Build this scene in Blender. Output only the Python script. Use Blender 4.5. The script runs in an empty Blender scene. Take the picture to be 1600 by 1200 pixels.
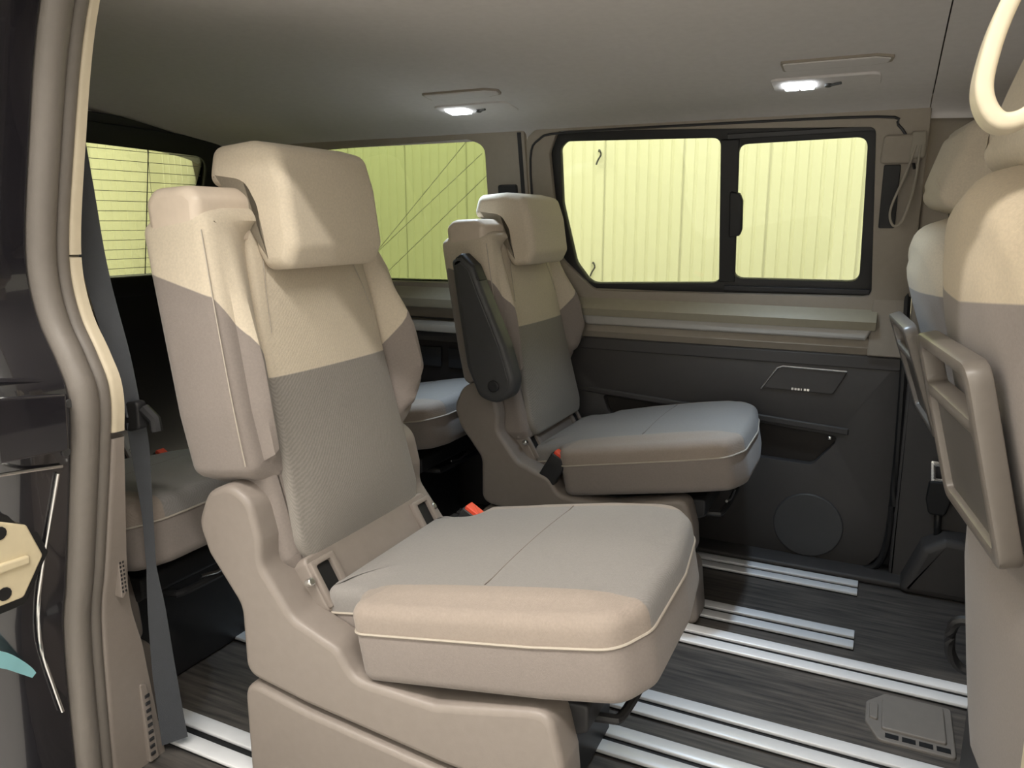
import bpy, bmesh, math
import numpy as np
from mathutils import Vector

# ------------------------------------------------------------------ camera, world, exposure
scene = bpy.context.scene
COL = scene.collection
cam_d = bpy.data.cameras.new('camera'); cam = bpy.data.objects.new('camera', cam_d); COL.objects.link(cam)
F_PX = 1200.0
cam_d.sensor_fit = 'HORIZONTAL'; cam_d.sensor_width = 36.0; cam_d.lens = 36.0 * F_PX / 1600.0
cam_d.clip_start = 0.02
cam.location = (0, 0, 1.0)
cam.rotation_euler = (math.radians(90 - 11.9), 0, math.radians(25.9))
scene.camera = cam

world = bpy.data.worlds.new('world'); scene.world = world; world.use_nodes = True
world.node_tree.nodes['Background'].inputs[0].default_value = (1.0, 0.96, 0.9, 1)
world.node_tree.nodes['Background'].inputs[1].default_value = 0.03

scene.view_settings.view_transform = 'Standard'
scene.view_settings.look = 'None'
scene.view_settings.gamma = 1.0
scene.view_settings.use_curve_mapping = False
scene.view_settings.exposure = 0.0

# lamp powers
TUBE_NEAR_W = 50.0      # garage tube row on the camera's side
TUBE_FAR_W = 48.0       # garage tube row along the far wall
READ_W = 1.5             # reading lamps in the headliner
TUBE_COL = (1.0, 0.95, 0.88)
READ_COL = (0.66, 0.83, 1.0)

# ------------------------------------------------------------------ materials
def nodes_of(name):
    m = bpy.data.materials.new(name); m.use_nodes = True
    nt = m.node_tree
    return m, nt, nt.nodes['Principled BSDF']

def N(nt, typ, **kw):
    n = nt.nodes.new(typ)
    for k, v in kw.items(): setattr(n, k, v)
    return n

def mth(nt, op, a, b=None, c=None, clamp=False):
    n = nt.nodes.new('ShaderNodeMath'); n.operation = op; n.use_clamp = clamp
    for i, s in enumerate((a, b, c)):
        if s is None: continue
        if isinstance(s, (int, float)): n.inputs[i].default_value = s
        else: nt.links.new(s, n.inputs[i])
    return n.outputs[0]

def xyz(nt):
    tc = N(nt, 'ShaderNodeTexCoord'); sp = N(nt, 'ShaderNodeSeparateXYZ')
    nt.links.new(tc.outputs['Object'], sp.inputs[0])
    return tc.outputs['Object'], sp.outputs[0], sp.outputs[1], sp.outputs[2]

def mixc(nt, fac, a, b):
    n = N(nt, 'ShaderNodeMix', data_type='RGBA')
    if isinstance(fac, (int, float)): n.inputs[0].default_value = fac
    else: nt.links.new(fac, n.inputs[0])
    for s, i in ((a, 6), (b, 7)):
        if isinstance(s, tuple): n.inputs[i].default_value = (*s, 1)
        else: nt.links.new(s, n.inputs[i])
    return n.outputs[2]

def plain(name, col, rough=0.5, metal=0.0, noise=0.06, nscale=60, bump=0.0, bscale=400, coat=0.0, spec=0.5):
    m, nt, b = nodes_of(name)
    co, x, y, z = xyz(nt)
    no = N(nt, 'ShaderNodeTexNoise'); no.inputs['Scale'].default_value = nscale
    nt.links.new(co, no.inputs[0])
    c = mixc(nt, no.outputs[0], tuple(k * (1 - noise) for k in col), tuple(min(1, k * (1 + noise)) for k in col))
    nt.links.new(c, b.inputs['Base Color'])
    b.inputs['Roughness'].default_value = rough; b.inputs['Metallic'].default_value = metal
    b.inputs['Specular IOR Level'].default_value = spec
    if coat: b.inputs['Coat Weight'].default_value = coat; b.inputs['Coat Roughness'].default_value = 0.04
    if bump:
        n2 = N(nt, 'ShaderNodeTexNoise'); n2.inputs['Scale'].default_value = bscale
        nt.links.new(co, n2.inputs[0])
        bp = N(nt, 'ShaderNodeBump'); bp.inputs['Strength'].default_value = bump; bp.inputs['Distance'].default_value = 0.001
        nt.links.new(n2.outputs[0], bp.inputs['Height']); nt.links.new(bp.outputs[0], b.inputs['Normal'])
    return m

def emit(name, col, strength):
    m = bpy.data.materials.new(name); m.use_nodes = True; nt = m.node_tree
    nt.nodes.remove(nt.nodes['Principled BSDF'])
    e = N(nt, 'ShaderNodeEmission'); e.inputs[0].default_value = (*col, 1); e.inputs[1].default_value = strength
    nt.links.new(e.outputs[0], nt.nodes['Material Output'].inputs[0])
    return m

def glass(name, tint, gloss=0.07):
    m = bpy.data.materials.new(name); m.use_nodes = True; nt = m.node_tree
    nt.nodes.remove(nt.nodes['Principled BSDF'])
    t = N(nt, 'ShaderNodeBsdfTransparent'); t.inputs[0].default_value = (*tint, 1)
    g = N(nt, 'ShaderNodeBsdfGlossy'); g.inputs['Roughness'].default_value = 0.01
    fr = N(nt, 'ShaderNodeFresnel'); fr.inputs[0].default_value = 1.45
    mx = N(nt, 'ShaderNodeMixShader')
    nt.links.new(fr.outputs[0], mx.inputs[0]); nt.links.new(t.outputs[0], mx.inputs[1]); nt.links.new(g.outputs[0], mx.inputs[2])
    nt.links.new(mx.outputs[0], nt.nodes['Material Output'].inputs[0])
    return m

SC, ZO = 0.978, 0.022          # size of the captain seats and lift above the floor datum
CREAM = (0.69, 0.60, 0.47); TAUPE = (0.28, 0.240, 0.217); TWILL = (0.285, 0.262, 0.235); SEATGREY = (0.285, 0.268, 0.255)

def fabric(name, kind):
    m, nt, b = nodes_of(name)
    co, x, y, z = xyz(nt)
    ay = mth(nt, 'ABSOLUTE', y)
    no = N(nt, 'ShaderNodeTexNoise'); no.inputs['Scale'].default_value = 260; no.inputs['Detail'].default_value = 3
    nt.links.new(co, no.inputs[0])
    wv = None
    def step(a, thr):
        r = N(nt, 'ShaderNodeMapRange'); r.inputs['From Min'].default_value = -0.0012; r.inputs['From Max'].default_value = 0.0012
        d = mth(nt, 'SUBTRACT', a, thr); nt.links.new(d, r.inputs[0]); return r.outputs[0]
    def twill():
        mp = N(nt, 'ShaderNodeMapping'); mp.inputs['Rotation'].default_value = (math.radians(55), 0, math.radians(35))
        nt.links.new(co, mp.inputs[0])
        w = N(nt, 'ShaderNodeTexWave'); w.inputs['Scale'].default_value = 150; w.inputs['Distortion'].default_value = 2.5; w.inputs['Detail'].default_value = 1
        nt.links.new(mp.outputs[0], w.inputs[0]); return w.outputs[1]
    if kind == 'bolster':
        f = mth(nt, 'MULTIPLY', mth(nt, 'SUBTRACT', ay, 0.165 * SC), 1.0 / (0.085 * SC), clamp=True)
        thr = mth(nt, 'MULTIPLY_ADD', f, 0.138 * SC, 0.735 * SC + ZO)
        back = mth(nt, 'MAXIMUM', mth(nt, 'SUBTRACT', -0.236 * SC, x), 0.0)
        thr = mth(nt, 'MULTIPLY_ADD', back, 0.25, thr)
        c = mixc(nt, step(z, thr), TAUPE, CREAM)
    elif kind == 'centre':
        wv = twill()
        lo = mixc(nt, wv, tuple(k * 0.88 for k in TWILL), tuple(k * 1.10 for k in TWILL))
        c = mixc(nt, step(z, 0.738 * SC + ZO), lo, CREAM)
    elif kind == 'cushion':
        wv = twill()
        mid = mixc(nt, wv, tuple(k * 0.93 for k in SEATGREY), tuple(k * 1.06 for k in SEATGREY))
        c = mixc(nt, step(ay, 0.188 * SC), mid, (0.36, 0.30, 0.255))
    elif kind == 'cream': c = mixc(nt, 0.0, CREAM, CREAM)
    elif kind == 'taupe': c = mixc(nt, 0.0, TAUPE, TAUPE)
    elif kind == 'front':
        c = mixc(nt, step(z, mth(nt, 'MULTIPLY_ADD', ay, 0.08, 0.90)), TAUPE, (0.66, 0.55, 0.40))
    elif kind == 'front_far':
        c = mixc(nt, step(z, mth(nt, 'MULTIPLY_ADD', ay, 0.0, 0.85)), TAUPE, (0.66, 0.55, 0.40))
    c2 = mixc(nt, mth(nt, 'MULTIPLY', no.outputs[0], 0.28), c, (0.08, 0.075, 0.07))
    nt.links.new(c2, b.inputs['Base Color'])
    b.inputs['Roughness'].default_value = 0.85
    b.inputs['Specular IOR Level'].default_value = 0.25
    b.inputs['Sheen Weight'].default_value = 0.15
    n2 = N(nt, 'ShaderNodeTexNoise'); n2.inputs['Scale'].default_value = 900; nt.links.new(co, n2.inputs[0])
    h = n2.outputs[0] if wv is None else mth(nt, 'ADD', n2.outputs[0], mth(nt, 'MULTIPLY', wv, 0.5))
    bp = N(nt, 'ShaderNodeBump'); bp.inputs['Strength'].default_value = 0.35; bp.inputs['Distance'].default_value = 0.0008
    nt.links.new(h, bp.inputs['Height']); nt.links.new(bp.outputs[0], b.inputs['Normal'])
    return m

def floor_mat():
    m, nt, b = nodes_of('wood_vinyl')
    co, x, y, z = xyz(nt)
    mp = N(nt, 'ShaderNodeMapping'); mp.inputs['Scale'].default_value = (2.2, 30, 8); nt.links.new(co, mp.inputs[0])
    n1 = N(nt, 'ShaderNodeTexNoise'); n1.inputs['Scale'].default_value = 3; n1.inputs['Detail'].default_value = 6; nt.links.new(mp.outputs[0], n1.inputs[0])
    rp = N(nt, 'ShaderNodeValToRGB')
    rp.color_ramp.elements[0].position = 0.3; rp.color_ramp.elements[0].color = (0.040, 0.038, 0.037, 1)
    rp.color_ramp.elements[1].position = 0.75; rp.color_ramp.elements[1].color = (0.150, 0.133, 0.118, 1)
    nt.links.new(n1.outputs[0], rp.inputs[0]); nt.links.new(rp.outputs[0], b.inputs['Base Color'])
    b.inputs['Roughness'].default_value = 0.45
    bp = N(nt, 'ShaderNodeBump'); bp.inputs['Strength'].default_value = 0.2; bp.inputs['Distance'].default_value = 0.001
    nt.links.new(n1.outputs[0], bp.inputs['Height']); nt.links.new(bp.outputs[0], b.inputs['Normal'])
    return m

M = {
    'bolster': fabric('bolster_fabric', 'bolster'), 'centre': fabric('centre_fabric', 'centre'),
    'cushion': fabric('cushion_fabric', 'cushion'), 'cream': fabric('cream_fabric', 'cream'),
    'taupe': fabric('taupe_fabric', 'taupe'), 'front': fabric('front_seat_fabric', 'front'),
    'front_far': fabric('driver_seat_fabric', 'front_far'),
    'shell': plain('taupe_plastic', (0.26, 0.224, 0.198), 0.42, bump=0.15, bscale=700),
    'cap': plain('cream_plastic', (0.66, 0.56, 0.46), 0.40, bump=0.08, bscale=700),
    'dark': plain('dark_plastic', (0.022, 0.022, 0.024), 0.5, bump=0.1),
    'black': plain('black_rubber', (0.008, 0.008, 0.009), 0.55),
    'char': plain('charcoal_plastic', (0.060, 0.060, 0.062), 0.48, bump=0.1),
    'thread': plain('stitch_thread', (0.44, 0.39, 0.33), 0.8),
    'seam': plain('dark_seam_thread', (0.20, 0.17, 0.15), 0.85),  # thread a little darker than the cushion fabric
    'red': plain('red_plastic', (0.80, 0.085, 0.04), 0.4),
    'chrome': plain('bright_metal', (0.75, 0.75, 0.74), 0.22, 1.0, noise=0.02),
    'alu': plain('rail_aluminium', (0.90, 0.91, 0.93), 0.30, 0.10, noise=0.04, nscale=30),
    'head': plain('headliner_fabric', (0.62, 0.595, 0.585), 0.9, bump=0.2, bscale=900, spec=0.15),
    'beige': plain('beige_trim', (0.30, 0.262, 0.215), 0.6, bump=0.1, bscale=800),
    'ledge': plain('ledge_trim', (0.36, 0.33, 0.25), 0.5, bump=0.08, bscale=800),
    'strip': plain('satin_grey_strip', (0.40, 0.385, 0.36), 0.35),
    'door': plain('dark_door_trim', (0.052, 0.048, 0.047), 0.55, bump=0.15, bscale=700),
    'pocket': plain('pocket_lining', (0.016, 0.012, 0.010), 0.6),
    'paint': plain('black_car_paint', (0.014, 0.013, 0.017), 0.22, noise=0.1, nscale=6, coat=1.0),
    'seal': plain('seal_rubber', (0.20, 0.178, 0.158), 0.5, bump=0.2, bscale=500),
    'trimc': plain('cream_pillar_trim', (0.62, 0.54, 0.40), 0.45),
    'belt': plain('seat_belt_webbing', (0.055, 0.060, 0.070), 0.6, bump=0.4, bscale=800),
    'trayf': plain('tray_frame_grey', (0.19, 0.168, 0.148), 0.34),
    'trayp': plain('tray_panel_grey', (0.11, 0.10, 0.092), 0.45),
    'strap': plain('cream_strap', (0.66, 0.585, 0.44), 0.5),
    'strapg': plain('grey_beige_strap', (0.30, 0.27, 0.22), 0.55),
    'hatch': plain('hatch_plastic', (0.20, 0.185, 0.17), 0.5, bump=0.15),
    'floor': floor_mat(),
    'gwall': plain('cream_cladding', (0.78, 0.76, 0.58), 0.6, noise=0.02),
    'gwhite': plain('white_garage_paint', (0.88, 0.88, 0.87), 0.8, noise=0.02),
    'gfloor': plain('garage_floor_paint', (0.72, 0.70, 0.67), 0.45, noise=0.08, nscale=3),
    'paleblue': plain('pale_blue_band', (0.30, 0.62, 0.68), 0.3),
    'striker': plain('cream_striker_plate', (0.72, 0.62, 0.42), 0.4),
    'glass': glass('clear_green_glass', (0.88, 0.92, 0.80)),
    'tint': glass('privacy_green_glass', (0.60, 0.66, 0.48)),
    'rglass': glass('rear_green_glass', (0.85, 0.89, 0.75)),
    'tube': emit('tube_glow', TUBE_COL, 14.0),
    'led': emit('led_lens_glow', (0.92, 0.97, 1.0), 16.0),
}

# ------------------------------------------------------------------ mesh helpers
XF = [1.0, 0.0]
def tag(o, label=None, cat=None, group=None, kind=None):
    if label: o['label'] = label
    if cat: o['category'] = cat
    if group: o['group'] = group
    if kind: o['kind'] = kind
    return o

def link(name, me, mat, parent=None):
    o = bpy.data.objects.new(name, me); COL.objects.link(o)
    if mat is not None and not me.materials: me.materials.append(M[mat])
    if parent is not None: o.parent = parent
    return o

def empty(name, loc, rz=0.0):
    o = bpy.data.objects.new(name, None); COL.objects.link(o); o.empty_display_size = 0.1
    o.location = loc; o.rotation_euler = (0, 0, rz); return o

def finish(name, bm, mat, parent, smooth=True, angle=40):
    bmesh.ops.recalc_face_normals(bm, faces=bm.faces[:])
    if smooth:
        for f in bm.faces: f.smooth = len(f.verts) <= 4
        for e in bm.edges:
            if len(e.link_faces) == 2 and e.calc_face_angle(0) > math.radians(angle): e.smooth = False
    me = bpy.data.meshes.new(name); bm.to_mesh(me); bm.free()
    s, zo = XF
    if s != 1.0 or zo != 0.0:
        for v in me.vertices: v.co = (v.co.x * s, v.co.y * s, v.co.z * s + zo)
    return link(name, me, mat, parent)

def rpoly(pts, r=0.02, seg=5, maxlen=None):
    n = len(pts); rs = r if isinstance(r, (list, tuple)) else [r] * n
    out = []
    for i in range(n):
        p = np.array(pts[i], float); a = np.array(pts[i - 1], float); b = np.array(pts[(i + 1) % n], float)
        da, db = a - p, b - p; la, lb = np.linalg.norm(da), np.linalg.norm(db)
        rr = rs[i]
        if rr <= 1e-6: out.append(p); continue
        cosw = np.clip(da @ db / (la * lb), -1, 1); ang = math.acos(cosw)
        t = min(rr / max(math.tan(ang / 2), 1e-4), la * 0.48, lb * 0.48)
        A, B = p + da / la * t, p + db / lb * t
        for k in range(seg + 1):
            s = k / seg
            out.append((1 - s) ** 2 * A + 2 * s * (1 - s) * p + s ** 2 * B)
    if maxlen:
        res = []
        for i in range(len(out)):
            a, b = out[i], out[(i + 1) % len(out)]
            m = max(1, int(math.ceil(np.linalg.norm(b - a) / maxlen)))
            for k in range(m): res.append(a + (b - a) * k / m)
        out = res
    # drop duplicates
    res = [out[0]]
    for p in out[1:]:
        if np.linalg.norm(p - res[-1]) > 1e-5: res.append(p)
    if np.linalg.norm(res[0] - res[-1]) < 1e-5: res.pop()
    return np.array(res)

def offset(poly, d):
    if d == 0: return poly.copy()
    p = poly; a = np.roll(p, 1, 0); b = np.roll(p, -1, 0)
    e1 = p - a; e2 = b - p
    e1 /= np.linalg.norm(e1, axis=1)[:, None] + 1e-12; e2 /= np.linalg.norm(e2, axis=1)[:, None] + 1e-12
    area = 0.5 * np.sum(p[:, 0] * b[:, 1] - b[:, 0] * p[:, 1]); sgn = 1 if area > 0 else -1
    n1 = np.stack([-e1[:, 1], e1[:, 0]], 1) * sgn; n2 = np.stack([-e2[:, 1], e2[:, 0]], 1) * sgn
    n = n1 + n2; n /= np.linalg.norm(n, axis=1)[:, None] + 1e-12
    c = np.maximum((n * n1).sum(1), 0.5)
    return p + n * (d / c)[:, None]

class Basis:
    def __init__(s, O, U, V, W=None):
        s.O = np.array(O, float); s.U = np.array(U, float); s.U /= np.linalg.norm(s.U)
        s.V = np.array(V, float); s.V /= np.linalg.norm(s.V)
        s.W = np.cross(s.U, s.V) if W is None else np.array(W, float); s.W = s.W / np.linalg.norm(s.W)
    def __call__(s, u, v, w): return s.O + s.U * u + s.V * v + s.W * w

XZ = lambda y=0.0: Basis((0, y, 0), (1, 0, 0), (0, 0, 1), (0, 1, 0))
XY = lambda z=0.0: Basis((0, 0, z), (1, 0, 0), (0, 1, 0), (0, 0, 1))
YZ = lambda x=0.0: Basis((x, 0, 0), (0, 1, 0), (0, 0, 1), (1, 0, 0))

def pad(name, poly, w0, w1, B, r0, r1, mat, parent, crown=None, back=None, rings=0, seg=4, angle=40):
    """thick rounded pad: outline poly in the basis' UV plane, from w0 to w1, edge roundings r0 / r1"""
    bm = bmesh.new(); prof = []
    r0 = min(r0, abs(w1 - w0) * 0.5); r1 = min(r1, abs(w1 - w0) * 0.5)
    sg = 1 if w1 > w0 else -1
    if r0 > 0:
        for k in range(seg + 1):
            a = math.pi / 2 * k / seg; prof.append((r0 * (1 - math.sin(a)), w0 + sg * r0 * (1 - math.cos(a))))
    else: prof.append((0, w0))
    if r1 > 0:
        for k in range(seg + 1):
            a = math.pi / 2 * k / seg; prof.append((r1 * (1 - math.cos(a)), w1 - sg * r1 * (1 - math.sin(a))))
    else: prof.append((0, w1))
    loops = []
    cen = poly.mean(0)
    lo, hi = poly.min(0), poly.max(0); cen = (lo + hi) / 2
    def ring(P, w, fn=None, wt=1.0):
        vs = []
        for u, v in P:
            ww = w + (fn(u, v) * wt if fn else 0.0)
            vs.append(bm.verts.new(B(u, v, ww)))
        return vs
    n = len(poly)
    if rings and back:
        P0 = offset(poly, prof[0][0])
        for k in range(1, rings + 1):
            t = k / (rings + 1); loops.append(ring(cen + (P0 - cen) * t, prof[0][1], back, 1 - t ** 3))
    for ins, w in prof: loops.append(ring(offset(poly, ins), w))
    if rings and crown:
        P1 = offset(poly, prof[-1][0])
        for k in range(rings, 0, -1):
            t = k / (rings + 1); loops.append(ring(cen + (P1 - cen) * t, prof[-1][1], crown, 1 - t ** 10))
    for a, b in zip(loops[:-1], loops[1:]):
        for i in range(n):
            j = (i + 1) % n
            bm.faces.new((a[i], a[j], b[j], b[i]))
    for L, fn, w in ((loops[0], back if rings else None, w0), (loops[-1], crown if rings else None, w1)):
        if fn:
            c = bm.verts.new(B(cen[0], cen[1], w + fn(*cen)))
            for i in range(n): bm.faces.new((L[i], L[(i + 1) % n], c))
        else:
            bm.faces.new(L)
    return finish(name, bm, mat, parent, True, angle)

def plate(name, outer, holes, w0, w1, B, mat, parent, bevel=0.0):
    """flat plate with holes"""
    bm = bmesh.new(); edges = []
    def loop(P):
        vs = [bm.verts.new(B(u, v, w0)) for u, v in P]
        return [bm.edges.new((vs[i], vs[(i + 1) % len(vs)])) for i in range(len(vs))]
    for P in [outer] + holes: edges += loop(P)
    bmesh.ops.triangle_fill(bm, use_beauty=True, use_dissolve=False, edges=edges)
    faces = bm.faces[:]
    r = bmesh.ops.extrude_face_region(bm, geom=faces)
    vs = [g for g in r['geom'] if isinstance(g, bmesh.types.BMVert)]
    d = Vector(B.W * (w1 - w0))
    for v in vs: v.co += d
    if bevel:
        bmesh.ops.recalc_face_normals(bm, faces=bm.faces[:])
        es = [e for e in bm.edges if len(e.link_faces) == 2 and e.calc_face_angle(0) > 1.2]
        bmesh.ops.bevel(bm, geom=es, offset=bevel, segments=2, affect='EDGES', profile=0.5)
    return finish(name, bm, mat, parent, True, 35)

def box(name, a, b, mat, parent, bev=0.004, seg=2):
    bm = bmesh.new(); a = np.array(a, float); b = np.array(b, float)
    r = bmesh.ops.create_cube(bm, size=1.0)
    for v in r['verts']:
        v.co = Vector((a + b) / 2 + (b - a) * np.array(v.co))
    if bev: bmesh.ops.bevel(bm, geom=bm.edges[:], offset=bev, segments=seg, affect='EDGES', profile=0.5)
    return finish(name, bm, mat, parent, True, 50)

def frames(path, closed=False, up=(0, 0, 1)):
    P = [np.array(p, float) for p in path]; n = len(P); out = []
    for i in range(n):
        a = P[i - 1] if (i > 0 or closed) else P[i]; b = P[(i + 1) % n] if (i < n - 1 or closed) else P[i]
        t = b - a; t /= np.linalg.norm(t) + 1e-12
        u = np.array(up, float); s = np.cross(t, u)
        if np.linalg.norm(s) < 1e-3: s = np.cross(t, (1.0, 0.0, 0.0))
        s /= np.linalg.norm(s); out.append((P[i], t, s, np.cross(s, t)))
    return out

def sweep(name, path, sec, mat, parent, closed=False, up=(0, 0, 1), caps=True, angle=40):
    """sec: list of (side, normal) points, or a function i -> list"""
    bm = bmesh.new(); fr = frames(path, closed, up); L = []
    for i, (p, t, s, q) in enumerate(fr):
        S = sec(i) if callable(sec) else sec
        L.append([bm.verts.new(p + s * a + q * b) for a, b in S])
    n = len(L[0]); m = len(L)
    for i in range(m if closed else m - 1):
        A, Bq = L[i], L[(i + 1) % m]
        for k in range(n): bm.faces.new((A[k], A[(k + 1) % n], Bq[(k + 1) % n], Bq[k]))
    if caps and not closed: bm.faces.new(L[0]); bm.faces.new(L[-1])
    return finish(name, bm, mat, parent, True, angle)

def circ(r, n=8): return [(r * math.cos(2 * math.pi * k / n), r * math.sin(2 * math.pi * k / n)) for k in range(n)]
def rect(w, h, b=0.0):
    if b <= 0: return [(-w / 2, -h / 2), (w / 2, -h / 2), (w / 2, h / 2), (-w / 2, h / 2)]
    return [tuple(p) for p in rpoly([(-w / 2, -h / 2), (w / 2, -h / 2), (w / 2, h / 2), (-w / 2, h / 2)], b, 3)]
def tube(name, path, r, mat, parent, closed=False, n=8): return sweep(name, path, circ(r, n), mat, parent, closed)
def spline(pts, m=6, closed=False):
    P = [np.array(p, float) for p in pts]; n = len(P); out = []
    rng = range(n if closed else n - 1)
    for i in rng:
        p0 = P[i - 1] if (i > 0 or closed) else P[i]; p1 = P[i]; p2 = P[(i + 1) % n]
        p3 = P[(i + 2) % n] if (i + 2 < n or closed) else p2
        for k in range(m):
            t = k / m
            out.append(0.5 * (2 * p1 + (p2 - p0) * t + (2 * p0 - 5 * p1 + 4 * p2 - p3) * t * t + (3 * p1 - p0 - 3 * p2 + p3) * t ** 3))
    if not closed: out.append(P[-1])
    return out

def prism(name, prof, x0, x1, mat, parent, bevel=0.0):
    """yz profile run along x"""
    B = Basis((0, 0, 0), (0, 1, 0), (0, 0, 1), (1, 0, 0))
    P = np.array(prof, float)
    return plate(name, P, [], x0, x1, B, mat, parent, bevel)

# ------------------------------------------------------------------ the garage around the van
GX0, GX1, GY0, GY1, GZ0, GZ1 = -5.2, 4.5, -1.9, 4.3, -0.52, 3.15
def slab(name, a, b, mat, kind='structure', label=None, cat=None):
    o = box(name, a, b, mat, None, 0.0)
    return tag(o, label, cat, None, kind)
slab('ground', (GX0, GY0, GZ0 - .1), (GX1, GY1, GZ0), 'gfloor', label='beige painted garage floor under the van', cat='floor')
slab('ceiling_garage', (GX0, GY0, GZ1), (GX1, GY1, GZ1 + .1), 'gwhite', label='white garage ceiling above the van', cat='ceiling')
slab('wall_garage_near', (GX0, GY0 - .1, GZ0), (GX1, GY0, GZ1), 'gwhite', label='white garage wall behind the camera', cat='wall')
slab('wall_garage_front', (GX1, GY0, GZ0), (GX1 + .1, GY1, GZ1), 'gwhite', label='white garage wall ahead of the van', cat='wall')
def clad_panel_mesh(width, h):
    pts = []; nrib = 7; p = width / nrib
    pts = [(0.006, 0.0)]
    for k in range(nrib):
        a = k * p
        pts += [(a + p * .12 + .002, 0.0), (a + p * .20, 0.006), (a + p * .88, 0.006), (a + p * .96, 0.0)]
    bm = bmesh.new(); A = []; Bv = []
    for u, w in pts:
        A.append(bm.verts.new((u, -w, 0))); Bv.append(bm.verts.new((u, -w, h)))
    for i in range(len(pts) - 1): bm.faces.new((A[i], A[i + 1], Bv[i + 1], Bv[i]))
    me = bpy.data.meshes.new('cladding_panel'); bm.to_mesh(me); bm.free(); me.materials.append(M['gwall']); return me
PW = 0.45
pm = clad_panel_mesh(PW, GZ1 - GZ0)
wf = slab('wall_garage_far', (GX0, GY1 + .002, GZ0), (GX1, GY1 + .1, GZ1), 'gwall', label='cream ribbed metal cladding wall seen through the side windows', cat='wall')
k = 0; xx = -5.1
while xx < 2.2:
    o = link('cladding_panel', pm, None, wf); o.location = (xx, GY1 - .001, GZ0); xx += PW
for hx, hz in ((-1.538, 1.363), (-1.56, .735)):
    tube('cable_hook', spline([(hx, GY1 - .005, hz + .03), (hx + .012, GY1 - .03, hz + .035), (hx + .022, GY1 - .03, hz + .01), (hx + .005, GY1 - .03, hz - .02), (hx - .005, GY1 - .03, hz - .045)], 4), .005, 'char', wf, n=6)
wr = slab('wall_garage_rear', (GX0 - .1, GY0, GZ0), (GX0 - .002, GY1, GZ1), 'gwall', label='cream ribbed metal cladding wall seen through the rear window', cat='wall')
yy = 0.2
while yy < GY1 - .3:
    o = link('cladding_panel', pm, None, wr); o.rotation_euler = (0, 0, math.radians(90)); o.location = (GX0 + .001, yy, GZ0); yy += PW

def tube_lamp(label, x, y, length, watts, group):
    r = empty('tube_lamp', (x, y, GZ1)); tag(r, label, 'lamp', group)
    box('housing', (-length / 2, -.07, -.06), (length / 2, .07, -.002), 'gwhite', r, .008)
    tube('tube', [(-length / 2 + .02, 0, -.08), (length / 2 - .02, 0, -.08)], .014, 'tube', r)
    ld = bpy.data.lights.new('tube_light', 'AREA'); ld.shape = 'RECTANGLE'; ld.size = length - .06; ld.size_y = .10
    ld.energy = watts; ld.color = TUBE_COL
    lo = bpy.data.objects.new('tube_light', ld); COL.objects.link(lo); lo.parent = r; lo.location = (0, 0, -.10)
    return r
for i, (x, w) in enumerate(((-2.6, 1), (-.9, 1), (.8, 1))):
    tube_lamp('long garage tube lamp over the open door, %s along the van' % ('rearmost', 'middle', 'foremost')[i], x, -.50, 1.6, TUBE_NEAR_W, 'tube lamps over the open door')
for i, x in enumerate((-1.8, .6)):  # added fill row that lifts the shade on the near seat
    tube_lamp('added dim fill lamp close to the wall behind the camera, %s of the two' % ('rear', 'front')[i], x, -1.5, 1.6, TUBE_NEAR_W * .14, 'added fill lamps by the near wall')
for i, x in enumerate((-3.6, -1.6, .4)):
    tube_lamp('long garage tube lamp beside the ribbed far wall, %s along it' % ('rearmost', 'middle', 'foremost')[i], x, 3.35, 1.6, TUBE_FAR_W, 'tube lamps along the far wall')

# ------------------------------------------------------------------ van floor and rails
floor = box('floor', (-2.45, .70, -.06), (1.4, 2.40, 0.0), 'floor', None, 0.0); tag(floor, 'dark wood-look vinyl floor of the van', 'floor', None, 'structure')
def rail(y, x0, x1, w=.086, gap=.018):
    o = box('floor_rail', (x0, y - w / 2, .0005), (x1, y + w / 2, .003), 'black', floor, 0.0)
    for s in (-1, 1):
        box('rail_strip', (x0, y + (gap / 2 if s > 0 else -w / 2), .003), (x1, y + (w / 2 if s > 0 else -gap / 2), .011), 'alu', o, .002)
    return o
rail(.941, -2.3, .75); rail(1.282, -2.3, .45); rail(1.428, -2.3, .75); rail(1.746, -2.3, .75)
rail(1.890, -2.3, .006); rail(2.188, -2.3, .003)
# flush floor hatch between the rails
hb = empty('floor_hatch', (.125, 1.60, 0)); tag(hb, 'grey plastic floor hatch with slotted edge between two rails', 'hatch')
pad('base', rpoly([(-.085, -.03), (-.06, -.085), (.075, -.085), (.075, .085), (-.05, .085), (-.085, .04)], .012), .0, .006, XY(), 0, .003, 'hatch', hb)
pad('cover', rpoly([(-.055, -.052), (.06, -.052), (.06, .075), (-.035, .075), (-.055, .05)], .008), .006, .012, XY(), 0, .003, 'hatch', hb)
pad('finger_grip', rpoly([(-.078, -.02), (-.062, -.025), (-.062, .035), (-.078, .03)], .005), .006, .011, XY(), 0, .002, 'hatch', hb)
for k in range(4): box('slot', (-.048 + k * .03, -.075, .0055), (-.024 + k * .03, -.060, .0068), 'black', hb, 0.0)

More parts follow.
